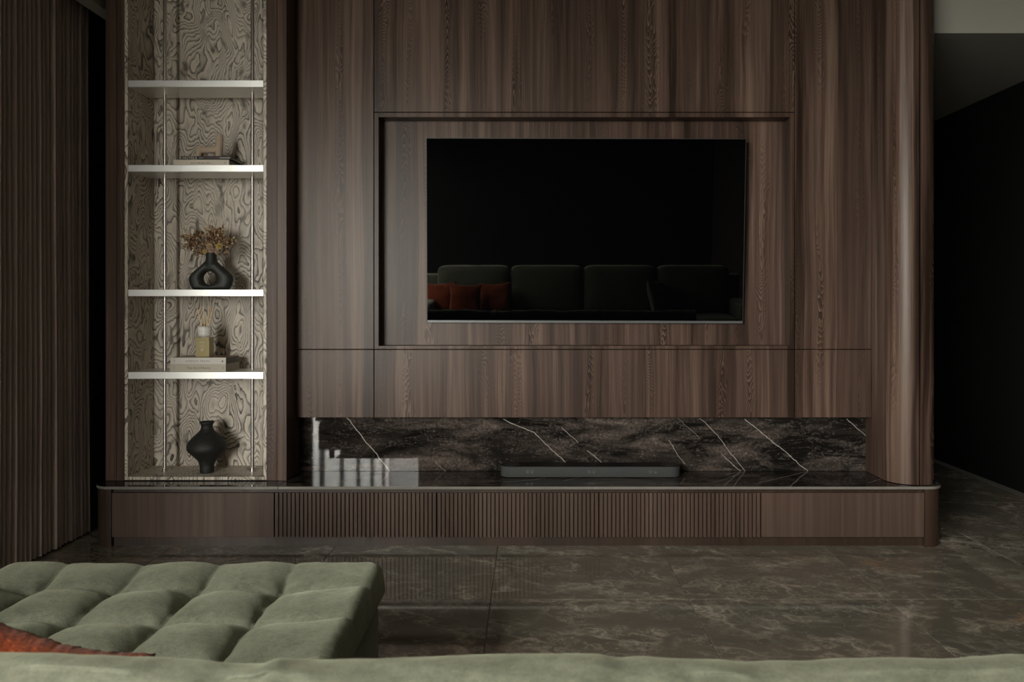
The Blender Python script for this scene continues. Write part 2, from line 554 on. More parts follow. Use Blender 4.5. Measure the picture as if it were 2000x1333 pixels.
WALLP = plain('wall_paint', (0.44, 0.42, 0.37), 0.85, grain=0.03, scale=8)
CEILP = plain('ceiling_paint', (0.34, 0.32, 0.285), 0.9, grain=0.03, scale=8)
WALLD = plain('dark_brown_wall', (0.014, 0.011, 0.009), 0.8, grain=0.1, scale=8, spec=0.1)
BEAMP = plain('corridor_paint', (0.25, 0.235, 0.205), 0.9, grain=0.03, scale=8)
DARKP = plain('dark_wall_finish', (0.006, 0.006, 0.006), 0.8, grain=0.1, scale=8, spec=0.05)
FRAMEM = plain('window_frame_metal', (0.05, 0.05, 0.05), 0.4)


def brushed():
    g = G('brushed_aluminium')
    x, y, z = g.sep(g.pos())
    n = g.noise(g.comb(g.math('MULTIPLY', x, 4), g.math('MULTIPLY', y, 500), g.math('MULTIPLY', z, 500)), 1.0, 3)
    return g.bs(col=g.mix(n, (0.80, 0.80, 0.79), (0.92, 0.92, 0.91)), metal=0.85, rough=g.math('MULTIPLY_ADD', n, 0.1, 0.33), normal=g.bump(n, 0.04, 0.0003))


ALU = brushed()
CHROME = plain('satin_chrome', (0.74, 0.69, 0.68), 0.24, 1.0, 0.02)
SCREEN = plain('tv_glass', (0.0008, 0.0008, 0.0010), 0.015, spec=0.45, grain=0.02)
TVTRIM = plain('tv_trim', (0.11, 0.115, 0.12), 0.35, 0.3)
TVBACK = plain('tv_plastic', (0.012, 0.012, 0.012), 0.5)


def weave(name, a, b, sc=900):
    g = G(name)
    p = g.pos()
    n = g.voro(p, sc, 'F1', 0.4)
    return g.bs(col=g.mix(n, a, b), rough=0.75, spec=0.3, normal=g.bump(n, 0.3, 0.001))


SPK = weave('speaker_cloth', (0.026, 0.027, 0.028), (0.056, 0.058, 0.059))
DRIVER = plain('driver_cone', (0.052, 0.054, 0.055), 0.4)
SPKTOP = plain('speaker_top', (0.006, 0.006, 0.006), 0.4, spec=0.25)
SPKRING = plain('speaker_ring', (0.022, 0.022, 0.022), 0.4)
MATTEBLACK = plain('matte_black_ceramic', (0.021, 0.022, 0.021), 0.55, grain=0.1, scale=200)


def rugged():
    g = G('rough_black_clay')
    p = g.pos()
    x, y, z = g.sep(p)
    n = g.noise(p, 55, 5, 0.7)
    r = g.noise(g.comb(g.math('MULTIPLY', x, 12), g.math('MULTIPLY', y, 12), g.math('MULTIPLY', z, 150)), 1.0, 3)
    c = g.ramp(n, [(0.35, (0.009, 0.009, 0.009)), (0.62, (0.017, 0.017, 0.016)), (0.72, (0.06, 0.058, 0.055))])
    return g.bs(col=c, rough=0.6, normal=g.bump(g.math('ADD', n, r), 0.6, 0.003))


CLAY = rugged()
TAN = plain('tan_ceramic', (0.50, 0.385, 0.295), 0.6, grain=0.08, scale=30)


# ================================================================ ROOM
CZ = 3.30
# floor: grout bed and one object per marble tile
fl = struct('floor', box(-2.95, 4.0, -3.6, 9.2, -0.06, -0.0035), GROUT)
tw, gp = 0.9, 0.0022
tm = box(gp / 2, tw - gp / 2, gp / 2, tw - gp / 2, -0.03, 0.0)
bmesh.ops.bevel(tm, geom=[e for e in tm.edges if all(v.co.z > -0.001 for v in e.verts)], offset=0.0012, segments=1, affect='EDGES')
t0 = obj('tile', tm, FLOORM, fl)
first = True
for i in range(-3, 4):
    for j in range(-5, 6):
        x0, y0 = -0.178 + 0.9 * i, 3.712 + 0.9 * j
        if first: o = t0; first = False
        else:
            o = t0.copy(); C.objects.link(o); o.parent = fl
        o.location = (x0, y0, 0)
struct('floor_rear', box(BAYX - 0.3, 4.0, BACKY - 0.3, 3.712 - 0.9 * 5 - 0.001, -0.06, 0.0), FLOORM)
# ceiling, walls
bm = box(-2.464, 4.0, BACKY - 0.2, 5.2, CZ, CZ + 0.1)
box(-2.55, -2.464, BAYY, 4.96, 3.05, CZ + 0.05, bm)
box(BAYX - 0.3, -2.464, BACKY - 0.2, 5.2, CZ, CZ + 0.1, bm)
struct('ceiling', bm, CEILP)
struct('trim_1', box(2.302, 4.0, 4.757, 9.2, 2.925, CZ), BEAMP)          # lowered corridor ceiling and its beam face
bm = box(LWX - 0.18, LWX, BAYY, 5.2, 0, CZ)
box(BAYX - 0.18, BAYX, BACKY - 0.15, BAYY, WTOP, CZ, bm)
struct('wall_left', bm, WALLP)
struct('wall_right', box(3.50, 3.65, 4.757, 9.2, 0, CZ), DARKP)
struct('wall_right_front', box(3.50, 3.65, BACKY - 0.15, 4.757, 0, CZ), WALLD)
bm = box(WRX, 3.65, BACKY - 0.15, BACKY, 0, CZ)
box(BAYX, WRX, BACKY - 0.15, BACKY, WTOP, CZ, bm)
struct('wall_front', bm, DARKP)
struct('wall_corridor', box(2.2, 3.6, 9.0, 9.15, 0, CZ), DARKP)
struct('wall_corridor_left', box(2.15, 2.262, 5.12, 9.0, 0, CZ), DARKP)
wb_ = struct('wall_back', box(LWX, 2.26, 4.965, 5.12, 0, CZ), DARKP)


def window(name, a, b, n, along_x, w):
    """metal frame with n panes between a and b"""
    def bar(p, q, z0, z1, bm, d=0.03):
        return box(p, q, w - d, w + d, z0, z1, bm) if along_x else box(w - d, w + d, p, q, z0, z1, bm)
    wn = struct(name, bar(a, b, 0.0, 0.05, None), FRAMEM)
    st = (b - a) / n
    bm = bar(a, b, WTOP - 0.05, WTOP, None)
    for k in range(n + 1): bar(max(a, a + st * k - 0.03), min(b, a + st * k + 0.03), 0.05, WTOP - 0.05, bm)
    obj('window_frame', bm, FRAMEM, wn)
    for k in range(n): obj('pane', bar(a + st * k + 0.03, a + st * (k + 1) - 0.03, 0.05, WTOP - 0.05, None, 0.003), PANE, wn)


struct('daylight_blocker', box(-4.75, -4.6, -5.6, 1.0, -0.06, 2.35), WALLD)   # unseen screen added outdoors to dim daylight on the right
window('window_1', BACKY, BAYY, 5, False, BAYX - 0.09)
window('added_rear_window', BAYX, WRX, 1, True, BACKY - 0.08)  # rear window added for more frontal light on the left end


# drapes
def drape(name, label, ya, yb, xm, amp, pitch, ztop, zbot, mat, seed, nz=8):
    rnd = random.Random(seed)
    n = int(abs(yb - ya) / pitch)
    ph = [rnd.uniform(0.82, 1.18) for _ in range(n + 2)]
    am = [rnd.uniform(0.86, 1.12) for _ in range(n + 2)]
    tot = sum(ph[:n])
    edges = [0]
    for k in range(n): edges.append(edges[-1] + ph[k] / tot)
    m = 12

    def pt(u, v):
        t = u * n
        k = min(n - 1, int(t)); f = t - k
        y = ya + (yb - ya) * (edges[k] + (edges[k + 1] - edges[k]) * f)
        s = abs(sin(pi * f)) ** 0.62
        z = zbot + (ztop - zbot) * v
        sway = 0.012 * sin(3.1 * y + 1.7 * v) * (1 - v) + 0.005 * mnoise.noise((y * 9, z * 1.3, seed))
        return (xm + amp * am[k] * s + sway, y + 0.010 * (1 - v) * mnoise.noise((k * 1.7, z * 1.1, seed + 3)), z)
    bm = grid(n * m + 1, nz, pt)
    bmesh.ops.solidify(bm, geom=bm.faces[:], thickness=0.003)
    o = obj(name, bm, mat, smooth=True)
    return tag(o, label, 'curtain')


drape('drape', 'tall brown pleated curtain hanging down the left side of the room', 4.79, 0.06, -2.645, 0.06, 0.040, 3.24, 0.012, DRAPE, 3)
n_ = 150
bm = grid(n_, 6, lambda u, v: (BAYX + 0.05 + (WRX - BAYX - 0.1) * u, BACKY + 0.10 + 0.03 * abs(sin(u * 40 + sin(u * 9))), 0.02 + (WTOP + 0.3) * v))
tag(obj('sheer_curtain', bm, SHEER, smooth=True), 'thin white see-through curtain over the added rear window, seen only as a reflection', 'curtain')

# ================================================================ TV WALL
YP, YM, YR = 4.814, 4.899, 4.922          # panel face, marble face, recess back
ZB = Z(816, YP)
g_ = 0.0022                                # half joint
ZT = CZ - 0.01
XL, XR = -1.379, 2.017
xa, xb = X(730.5, YP), X(1552, YP)
za, zb = Z(219.5, YP), Z(683, YP)


def panel(x0, x1, z0, z1):
    return obj('wood_panel', box(x0, x1, YP, 4.90, z0, z1), WOOD, wb_, bevel=0.0012, seg=1)


panel(XL, xa - g_, zb + g_, ZT)
panel(XL, xa - g_, ZB, zb - g_)
panel(xa + g_, xb - g_, za + g_, ZT)
panel(xa + g_, xb - g_, ZB, zb - g_)
panel(xb + g_, XR - 0.001, zb + g_, ZT)
panel(xb + g_, XR - 0.001, ZB, zb - g_)
obj('backing_board', box(XL, XR, 4.94, 4.96, 0.34, ZT), DARKP, wb_)
# recessed frame round the television
ox0, ox1, oz0, oz1 = X(739.5, YP), X(1543.5, YP), Z(676, YP), Z(229, YP)
bm = box(xa + g_, ox0, YP, YR, zb + g_, za - g_)
obj('frame_side', bm, WOOD, wb_, bevel=0.0008, seg=1)
obj('frame_side', box(ox1, xb - g_, YP, YR, zb + g_, za - g_), WOOD, wb_, bevel=0.0008, seg=1)
obj('frame_rail', box(ox0, ox1, YP, YR, oz1, za - g_), WOOD, wb_, bevel=0.0008, seg=1)
obj('frame_rail', box(ox0, ox1, YP, YR, zb + g_, oz0), WOOD, wb_, bevel=0.0008, seg=1)
obj('recess_panel', box(xa + 0.004, xb - 0.004, YR, 4.938, zb + 0.004, za - 0.004), WOOD, wb_)
# marble upstand
ZC = Z(951, 4.49)                          # counter top height
obj('marble_slab', box(XL + 0.002, XR, YM, 4.938, ZC + 0.001, ZB + 0.05), BLACK, wb_)
# rounded end of the wall
r = 0.135
yf = 4.515
xg0, xg1 = X(1794.6, yf), X(1799.4, yf)
pts = [(XR, 4.94)] + [(XR + r - r * cos(radians(a)), yf + r - r * sin(radians(a))) for a in range(0, 91, 6)] + [(xg0, yf), (xg0, 4.94)]
obj('curved_panel', prism(pts, ZC + 0.003, ZT), WOOD, wb_, smooth=False, bevel=0)
r2 = 0.085
xe = 2.272
pts = [(xg1, yf)] + [(xe - r2 + r2 * sin(radians(a)), yf + r2 - r2 * cos(radians(a))) for a in range(0, 91, 6)] + [(xe, 4.96), (xg1, 4.96)]
obj('end_panel', prism(pts, ZC + 0.003, ZT), WOOD, wb_)
obj('gap_lining', box(xg0 - 0.01, xg1 + 0.01, yf + 0.06, 4.93, ZC + 0.003, ZT), TVBACK, wb_)
for o in wb_.children:
    if o.name.startswith(('curved_panel', 'end_panel')):
        for p in o.data.polygons: p.use_smooth = abs(p.normal.z) < 0.5 and abs(p.normal.y) < 0.9999 and p.area < 0.1
        o.modifiers.new('edge', 'EDGE_SPLIT').split_angle = radians(25)

# ================================================================ LOW CABINETS
XB0, XB1 = -2.424, 2.297
ct = thing('countertop', 'long polished black marble top over the low cabinets', 'countertop', (0, 4.7, ZC - 0.017))
xs = X(543, 4.49)
yq = 4.49
rr = 0.10
seam = 0.0006


def slab(pts, name):
    o = obj(name, prism(pts, ZC - 0.0165, ZC), BLACK, ct, bevel=0.0022, seg=2)
    o.data.materials.append(EDGE)
    for p in o.data.polygons:
        if abs(p.normal.z) < 0.5: p.material_index = 1
    return o


slab(arc(XB0 - 0.004 + rr, yq + rr, rr, 180, 270) + [(xs - seam, yq), (xs - seam, 4.962), (XB0 - 0.004, 4.962)], 'slab')
slab([(xs + seam, yq)] + arc(XB1 + 0.006 - rr, yq + rr, rr, 270, 360) + [(XB1 + 0.006, 4.962), (xs + seam, 4.962)], 'slab')

yfr = 4.50
ed = [X(p, yfr) for p in (217.5, 535.5, 853, 1170, 1486.5, 1806)]
zt, zdb, zdt = ZC - 0.0165, Z(1050, yfr), Z(963.5, yfr)
labels = ['plain dark wood low cabinet at the left end, under the display niche',
          'slatted low cabinet just right of the plain left end cabinet',
          'middle slatted low cabinet of three, under the left half of the soundbar',
          'slatted low cabinet just left of the plain right end cabinet',
          'plain dark wood low cabinet at the right end by the curved column']
pitch = 0
for i in range(5):
    x0, x1 = ed[i], ed[i + 1]
    cb = thing('low_cabinet', labels[i], 'cabinet', ((x0 + x1) / 2, 4.7, 0), group='low cabinets under the black countertop')
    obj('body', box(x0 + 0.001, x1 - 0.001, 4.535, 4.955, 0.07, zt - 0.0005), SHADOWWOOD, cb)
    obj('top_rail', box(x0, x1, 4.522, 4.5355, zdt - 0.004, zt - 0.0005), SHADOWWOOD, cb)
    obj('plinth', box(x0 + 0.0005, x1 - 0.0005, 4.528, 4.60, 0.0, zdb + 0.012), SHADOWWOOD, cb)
    if i in (0, 4):
        obj('door', box(x0 + 0.002, x1 - 0.002, yfr, 4.52, zdb, zdt), BASEWOOD, cb, bevel=0.001, seg=1)
        s = -1 if i == 0 else 1
        if i == 0:
            pts = arc(XB0 + rr, yfr + rr, rr, 180, 270) + [(x0 - 0.0015, yfr), (x0 - 0.0015, 4.955), (XB0, 4.955)]
        else:
            pts = [(x1 + 0.0015, yfr)] + arc(XB1 - rr, yfr + rr, rr, 270, 360) + [(XB1, 4.955), (x1 + 0.0015, 4.955)]
        o = obj('rounded_end', prism(pts, 0.0, zt - 0.0005), SHADOWWOOD, cb)
        for p in o.data.polygons: p.use_smooth = p.area < 0.02
        o.modifiers.new('edge', 'EDGE_SPLIT').split_angle = radians(25)
    else:
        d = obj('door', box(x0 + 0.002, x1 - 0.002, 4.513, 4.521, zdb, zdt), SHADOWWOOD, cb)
        n = 39
        pw = (x1 - x0 - 0.004) / n
        sw = pw - 0.0052
        pts = [(-sw / 2, 4.513 - yfr), (-sw / 2, 0.0012), (-sw / 2 + 0.0012, 0), (sw / 2 - 0.0012, 0), (sw / 2, 0.0012), (sw / 2, 4.513 - yfr)]
        first = None
        for k in range(n):
            if first is None:
                first = obj('slat', prism(pts, 0.0005, zdt - zdb - 0.0005), BASEWOOD, d, local=True)
                o = first
            else:
                o = first.copy(); C.objects.link(o); o.parent = d
            o.location = Vector((x0 + 0.002 + pw * (k + 0.5), yfr, zdb)) - root_loc(cb)

# ================================================================ DISPLAY NICHE CABINET
YN, YNB = 4.632, 4.953
dc = thing('display_cabinet', 'tall open display niche lined with swirly burl veneer, left of the television wall', 'cabinet', (-1.9, 4.8, ZC))
zc = ZC + 0.001
xo0, xo1 = -2.412, -1.383
xn0, xn1 = X(243.5, YN), X(520.5, YN)
xm0, xm1 = X(227.5, YN), X(541, YN)
obj('side_board', box(xo0, xm0 - 0.001, YN, 4.96, zc, ZT), WOOD, dc, bevel=0.003)
obj('side_board', box(xm0 + 0.001, xn0 - 0.0015, YN, 4.96, zc, ZT), WOOD, dc, bevel=0.001, seg=1)
obj('side_board', box(xn1 + 0.0015, xm1 - 0.0005, YN, 4.96, zc, ZT), WOOD, dc, bevel=0.001, seg=1)
obj('side_board', box(xm1 + 0.0005, xo1, YN, 4.96, zc, ZT), WOOD, dc, bevel=0.001, seg=1)
lt = 0.0175
zn = Z(932, YN)
o = obj('lining_side', box(xn0, xn0 + lt, YN, YNB, zc + 0.004, ZT), BURL, dc, bevel=0.0006, seg=1)
obj('lining_side', box(xn1 - lt, xn1, YN, YNB, zc + 0.004, ZT), BURL, dc, bevel=0.0006, seg=1)
obj('lining_floor', box(xn0 + lt, xn1 - lt, YN, YNB, zc + 0.004, zn), BURL, dc, bevel=0.0006, seg=1)
obj('lining_back', box(xn0 + lt, xn1 - lt, YNB, YNB + 0.007, zn, ZT), BURL, dc)
shelf_z = []
ys0, ys1 = 4.634, 4.86
for a, b in ((157, 170), (322.5, 335.5), (566, 579), (727, 740.5)):
    zt_, zb_ = Z(a, ys0), Z(b, ys0)
    shelf_z.append(zt_)
    ydeep = 4.885
    obj('shelf', box(xn0 + lt + 0.001, xn1 - lt - 0.001, ys0, ydeep, zb_, zt_), ALU, dc, bevel=0.0008, seg=1)
for px in (322.3, 493.2):
    xr = X(px, 4.787)
    rod = obj('rod', lathe([(0.0105, zn), (0.0105, ZT)], xr, 4.787, 0, 20), CHROME, dc, smooth=True)
    rod.modifiers.new('edge', 'EDGE_SPLIT')
    fl_ = obj('rod_foot', lathe([(0.019, zn), (0.019, zn + 0.012), (0.0175, zn + 0.014), (0.0175, zn + 0.022), (0.011, zn + 0.024)], xr, 4.787, 0, 24), CHROME, rod)
    fl_.modifiers.new('edge', 'EDGE_SPLIT').split_angle = radians(40)


# ================================================================ TELEVISION
tv = thing('television', 'large black flat television hung in the wooden recess', 'television', (X(1143.6, 4.858), 4.858, Z(452, 4.858)), (radians(3.3), radians(0.17), 0))
w, h = 1.897 / 2, 1.098 / 2
obj('screen', box(-w + 0.004, w - 0.004, -0.0012, 0.004, -h + 0.016, h - 0.004), SCREEN, tv, local=True)
bm = box(-w, -w + 0.004, -0.002, 0.02, -h, h)
box(w - 0.004, w, -0.002, 0.02, -h, h, bm)
box(-w + 0.004, w - 0.004, -0.002, 0.02, h - 0.004, h, bm)
obj('bezel', bm, TVBACK, tv, local=True)
obj('bottom_bar', box(-w + 0.004, w - 0.004, -0.004, 0.02, -h, -h + 0.015), TVTRIM, tv, local=True, bevel=0.001, seg=1)
obj('housing', box(-w + 0.005, w - 0.005, 0.0045, 0.024, -h + 0.015, h - 0.005), TVBACK, tv, local=True)
obj('wall_mount', box(-0.3, 0.3, 0.024, 0.05, -0.2, 0.2), TVBACK, tv, local=True)
bm = box(w, w + 0.024, 0.006, 0.010, 0.432, 0.435)
nub = obj('cable_clip', bm, TVBACK, tv, local=True)
obj('clip_tip', box(w + 0.022, w + 0.027, 0.004, 0.012, 0.429, 0.438), CHROME, nub, local=True)

# ================================================================ SOUNDBAR
sb = thing('soundbar', 'long rounded charcoal soundbar standing on the black marble top', 'soundbar', (X(1154.5, 4.713), 4.773, ZC))
sx0, sx1 = X(977.5, 4.72), X(1331.5, 4.72)
sh = 0.0665
for dx in (0.06, sx1 - sx0 - 0.06):
    obj('foot', lathe([(0.02, 0), (0.02, 0.0035)], sx0 + dx, 4.773, ZC, 16), TVBACK, sb)
o = obj('grille', prism(rrect(sx0, sx1, 4.713, 4.833, 0.056, 10), ZC + 0.0035, ZC + sh - 0.003), SPK, sb, smooth=True, bevel=0.002, seg=2)
o.modifiers.new('edge', 'EDGE_SPLIT').split_angle = radians(40)
tp = obj('top_plate', prism(rrect(sx0 + 0.001, sx1 - 0.001, 4.714, 4.832, 0.055, 10), ZC + sh - 0.003, ZC + sh), SPKTOP, sb, bevel=0.001, seg=1)
for xx in (sx0 + 0.062, sx1 - 0.062):
    obj('top_driver', lathe([(0.048, 0), (0.048, 0.0012), (0.044, 0.0016), (0.04, 0.0004)], xx, 4.773, ZC + sh, 32), SPKRING, tp)
for xx in (X(1035, 4.713), X(1155, 4.713), X(1275, 4.713)):
    for d in (-0.013, 0.013):
        bm = lathe([(0.0105, 0), (0.0105, 0.0012), (0.008, 0.0016), (0.006, 0.0008)], 0, 0, 0, 20)
        bmesh.ops.rotate(bm, verts=bm.verts, cent=(0, 0, 0), matrix=Matrix.Rotation(pi / 2, 3, 'X'))
        bmesh.ops.translate(bm, verts=bm.verts, vec=(xx + d, 4.713, ZC + 0.034))
        obj('front_driver', bm, DRIVER, sb)


# ================================================================ BOOKS AND ORNAMENTS
def text(s, parent, loc, height, width, mat, name='lettering', shear=0.0, rot=0.0, spacing=1.0):
    cu = bpy.data.curves.new('t', 'FONT')
    cu.body = s; cu.align_x = 'CENTER'; cu.align_y = 'CENTER'; cu.shear = shear; cu.space_character = spacing
    cu.resolution_u = 3
    to = bpy.data.objects.new('t', cu)
    C.objects.link(to)
    bpy.context.view_layer.update()
    me = bpy.data.meshes.new_from_object(to)
    bpy.data.objects.remove(to)
    xs_ = [v.co.x for v in me.vertices]; ys_ = [v.co.y for v in me.vertices]
    cx, cy = (min(xs_) + max(xs_)) / 2, (min(ys_) + max(ys_)) / 2
    kx, ky = width / (max(xs_) - min(xs_)), height / (max(ys_) - min(ys_))
    for v in me.vertices:
        x, z = (v.co.x - cx) * kx, (v.co.y - cy) * ky
        v.co = (x * cos(rot) - z * sin(rot), 0, x * sin(rot) + z * cos(rot))
    me.name = name
    me.materials.append(mat)
    o = bpy.data.objects.new(name, me)
    C.objects.link(o)
    o.parent = parent
    o.location = Vector(loc) - root_loc(parent)
    return o


def poly(pts, parent, y, mat, name):
    bm = bmesh.new()
    bm.faces.new([bm.verts.new((x, y, z)) for x, z in pts])
    return obj(name, bm, mat, parent)


def print_row(parent, cx, y, z, width, height, n, mat, upright=False):
    """a row of print too small to read: one mark per character"""
    p = width / n
    bm = bmesh.new()
    for k in range(n):
        c = (k + 0.5) * p - width / 2
        a, b = (c - p * 0.36, c + p * 0.36), (-height / 2, height / 2)
        if upright: a, b = b, a
        box(cx + a[0], cx + a[1], y - 0.0006, y + 0.0002, z + b[0], z + b[1], bm)
    return obj('small_print', bm, mat, parent, kind='stuff')


INKW = plain('cream_ink', (0.72, 0.66, 0.55), 0.7)
INKB = plain('black_ink', (0.02, 0.02, 0.02), 0.7)
INKG = plain('grey_ink', (0.16, 0.145, 0.125), 0.7)
INKL = plain('light_grey_ink', (0.36, 0.33, 0.30), 0.7)
BOOKW = plain('white_book_cloth', (0.66, 0.625, 0.585), 0.55)
BOOKC = plain('cream_book_cloth', (0.50, 0.455, 0.375), 0.6)
BOOKE = plain('beige_book_cloth', (0.66, 0.585, 0.49), 0.6)
BOOKD = plain('dark_brown_book_cloth', (0.022, 0.012, 0.012), 0.5)


def pages_mat(name, a, b):
    g = G(name)
    x, y, z = g.sep(g.pos())
    n = g.noise(g.comb(g.math('MULTIPLY', x, 3), g.math('MULTIPLY', y, 3), g.math('MULTIPLY', z, 1400)), 1.0, 2)
    return g.bs(col=g.mix(n, a, b), rough=0.8)


PAGES = pages_mat('book_pages', (0.40, 0.37, 0.32), (0.56, 0.52, 0.46))
PAGESG = pages_mat('shaded_book_pages', (0.16, 0.155, 0.15), (0.25, 0.24, 0.235))  # page edges greyed, their shadow put into the colour
TOPB = plain('brown_book_cover', (0.30, 0.20, 0.12), 0.35)


def book(label, x0, x1, z0, z1, y0, depth, cover, pages, group, spine=None, edge=None):
    t = thing('book', label, 'book', ((x0 + x1) / 2, y0 + depth / 2, z0), group=group)
    ct_ = 0.0028
    top = obj('cover', box(x0 + 0.004, x1, y0 + 0.004, y0 + depth, z1 - ct_, z1), edge or cover, t, bevel=0.0006, seg=1)
    obj('cover', box(x0 + 0.004, x1, y0 + 0.004, y0 + depth, z0, z0 + ct_), edge or cover, t, bevel=0.0006, seg=1)
    obj('spine', box(x0, x1, y0, y0 + 0.0038, z0, z1), spine or cover, t, bevel=0.0015, seg=2)
    obj('pages', box(x0 + 0.006, x1 - 0.003, y0 + 0.004, y0 + depth - 0.004, z0 + ct_, z1 - ct_), pages, t)
    return t


yb = 4.648
s2, s4 = shelf_z[1], shelf_z[3]
# upper stack
bx0, bx1 = X(338.5, yb), X(447.5, yb)
hz = s2 + 0.033
b1 = book('beige book with black lettering, lower of the pair on the second shelf', bx0, bx1, s2, hz, yb, 0.225, BOOKE, PAGES, 'books stacked on the second shelf from the top', edge=INKB)
text('EAT DRINK NAP', b1, (X(392.5, yb), yb - 0.0006, s2 + 0.0135), 0.0080, 0.112, INKB, spacing=1.25)
obj('spine_stripe', box(X(441.5, yb), X(442, yb), yb - 0.0007, yb, s2 + 0.002, hz - 0.002), INKL, b1)
poly([(X(437.5, yb), s2 + 0.011), (X(440, yb), s2 + 0.011), (X(440, yb), s2 + 0.018), (X(437.5, yb), s2 + 0.018)], b1, yb - 0.0006, INKL, 'emblem')
hx0, hx1 = X(354.5, yb), X(452, yb)
hz2 = hz + 0.0202
b2 = book('dark brown book with large cream lettering, upper of the pair on the second shelf', hx0, hx1, hz, hz2, yb - 0.002, 0.228, BOOKD, PAGES, 'books stacked on the second shelf from the top')
text('HOTELS', b2, (X(371, yb), yb - 0.0026, hz + 0.0098), 0.0148, 0.080, INKW)
text('VOL. 01', b2, (X(393.5, yb), yb - 0.0026, hz + 0.0096), 0.0052, 0.024, INKW)
print_row(b2, X(439.5, yb), yb - 0.002, hz + 0.0096, 0.060, 0.0046, 13, INKW)
# lower stack
cx0, cx1 = X(331.7, yb), X(441, yb)
kz = s4 + 0.0425
b3 = book('cream book lying flat, lower of the pair under the reed diffuser', cx0, cx1, s4, kz, yb, 0.228, BOOKC, PAGES, 'books stacked under the reed diffuser', edge=BOOKC)
text('The Art', b3, (X(375.6, yb), yb - 0.0006, s4 + 0.0218), 0.0142, 0.064, INKG)
text('of', b3, (X(389.6, yb), yb - 0.0006, s4 + 0.0215), 0.0128, 0.0125, INKG, shear=0.35)
text('Home', b3, (X(402, yb), yb - 0.0006, s4 + 0.0218), 0.0135, 0.053, INKG)
poly([(X(434.2, yb), s4 + 0.031), (X(436.2, yb), s4 + 0.025), (X(436.4, yb), s4 + 0.021), (X(434.6, yb), s4 + 0.013), (X(435.3, yb), s4 + 0.021), (X(435.2, yb), s4 + 0.025)], b3, yb - 0.0006, INKG, 'emblem')
for q in (-1, 1): print_row(b3, X(339.8 + q * 1.5, yb), yb, s4 + 0.021, 0.024, 0.0036, 5, INKL, True)
kx0, kx1 = X(332.6, yb), X(441.3, yb)
kz2 = kz + 0.0385
b4 = book('white book with grey capitals, upper of the pair under the reed diffuser', kx0, kx1, kz, kz2, yb, 0.205, BOOKW, PAGESG, 'books stacked under the reed diffuser', spine=BOOKW, edge=TOPB)
text('KINFOLK TRAVEL', b4, (X(387, yb), yb - 0.0006, kz + 0.0185), 0.0100, 0.139, INKG, spacing=1.25)
poly([(X(432.2, yb), kz + 0.0175), (X(436.2, yb), kz + 0.0245), (X(435.2, yb), kz + 0.0175), (X(436.2, yb), kz + 0.0105)], b4, yb - 0.0006, INKB, 'arrow_mark')
print_row(b4, X(340.3, yb), yb, kz + 0.019, 0.018, 0.006, 3, INKL, True)

# reed diffuser
yd = 4.735
AMBER = plain('amber_glass', (0.56, 0.47, 0.25), 0.22, grain=0.05, scale=20, trans=0.25, ior=1.35)
WHITEC = plain('white_ceramic', (0.82, 0.80, 0.77), 0.5)
REED = plain('reed', (0.90, 0.64, 0.32), 0.7)
xd = X(400, yd)
rd = thing('reed_diffuser', 'reed diffuser with amber bottle, white cap and thin sticks, standing on two books', 'diffuser', (xd, yd, kz2))
ztop_b = Z(659, yd)
bot = obj('bottle', prism(rrect(xd - 0.0405, xd + 0.0405, yd - 0.0385, yd + 0.0385, 0.006, 4), kz2 + 0.0002, ztop_b), AMBER, rd, bevel=0.003, seg=2)
hy = yd - 0.0385
obj('collar', lathe([(0.022, ztop_b - 0.002), (0.022, ztop_b + 0.004)], xd, yd, 0, 24), WHITEC, rd)
zc0, zc1 = ztop_b + 0.002, Z(638, yd)
hh = zc1 - zc0
obj('cap', lathe([(0.022, 0), (0.031, 0.004), (0.0355, 0.010), (0.0378, 0.020), (0.0385, hh * .55), (0.0378, hh * .57), (0.0385, hh * .6), (0.0378, hh * .68), (0.0385, hh * .71), (0.0388, hh), (0.035, hh), (0.034, hh - 0.012)], xd, yd, zc0, 40), WHITEC, rd, smooth=True)
print_row(bot, X(394.9, hy), hy, Z(669.2, hy), 0.027, 0.0034, 6, INKW)
print_row(bot, X(394.9, hy), hy, Z(674.6, hy), 0.0085, 0.0026, 3, INKW)
print_row(bot, X(394.9, hy), hy, Z(676.8, hy), 0.030, 0.0026, 10, INKW)
bm = bmesh.new()
ec = (X(394.6, hy), Z(683.5, hy))
for k in range(3):
    for i in range(10):
        if (i + k * 3) % 5 == 0: continue
        a0, a1 = 2 * pi * i / 10, 2 * pi * (i + 0.8) / 10
        ra, rb_ = 0.0022 + 0.0027 * k, 0.0040 + 0.0027 * k
        bm.faces.new([bm.verts.new((ec[0] + q * cos(a), hy - 0.0006, ec[1] + q * sin(a))) for q, a in ((ra, a0), (rb_, a0), (rb_, a1), (ra, a1))])
obj('emblem', bm, INKW, bot, kind='stuff')
for (ax, ay), (bx, by), dy in (((384.5, 598.5), (394.8, 640), -0.01), ((397.3, 598.5), (399.3, 640), -0.014), ((408.6, 600), (403.2, 640), 0.012), ((416.6, 598.5), (406, 640), -0.006), ((407.3, 612), (402.4, 640), 0.02)):
    obj('reed', tube([P(ax, ay, yd + dy * 1.6), P(bx, by, yd + dy * .5) - Vector((0, 0, 0.004))], 0.0027, 8), REED, rd)

# horned sculpture on the upper books
ysc = 4.745
sc = thing('sculpture', 'tan horned ceramic sculpture standing on the dark brown book', 'sculpture', (X(409, ysc), ysc, hz2))
k_ = ysc / F


def sp(px, h, dy=0.0): return Vector((X(px, ysc), ysc + dy, hz2 + h * k_))


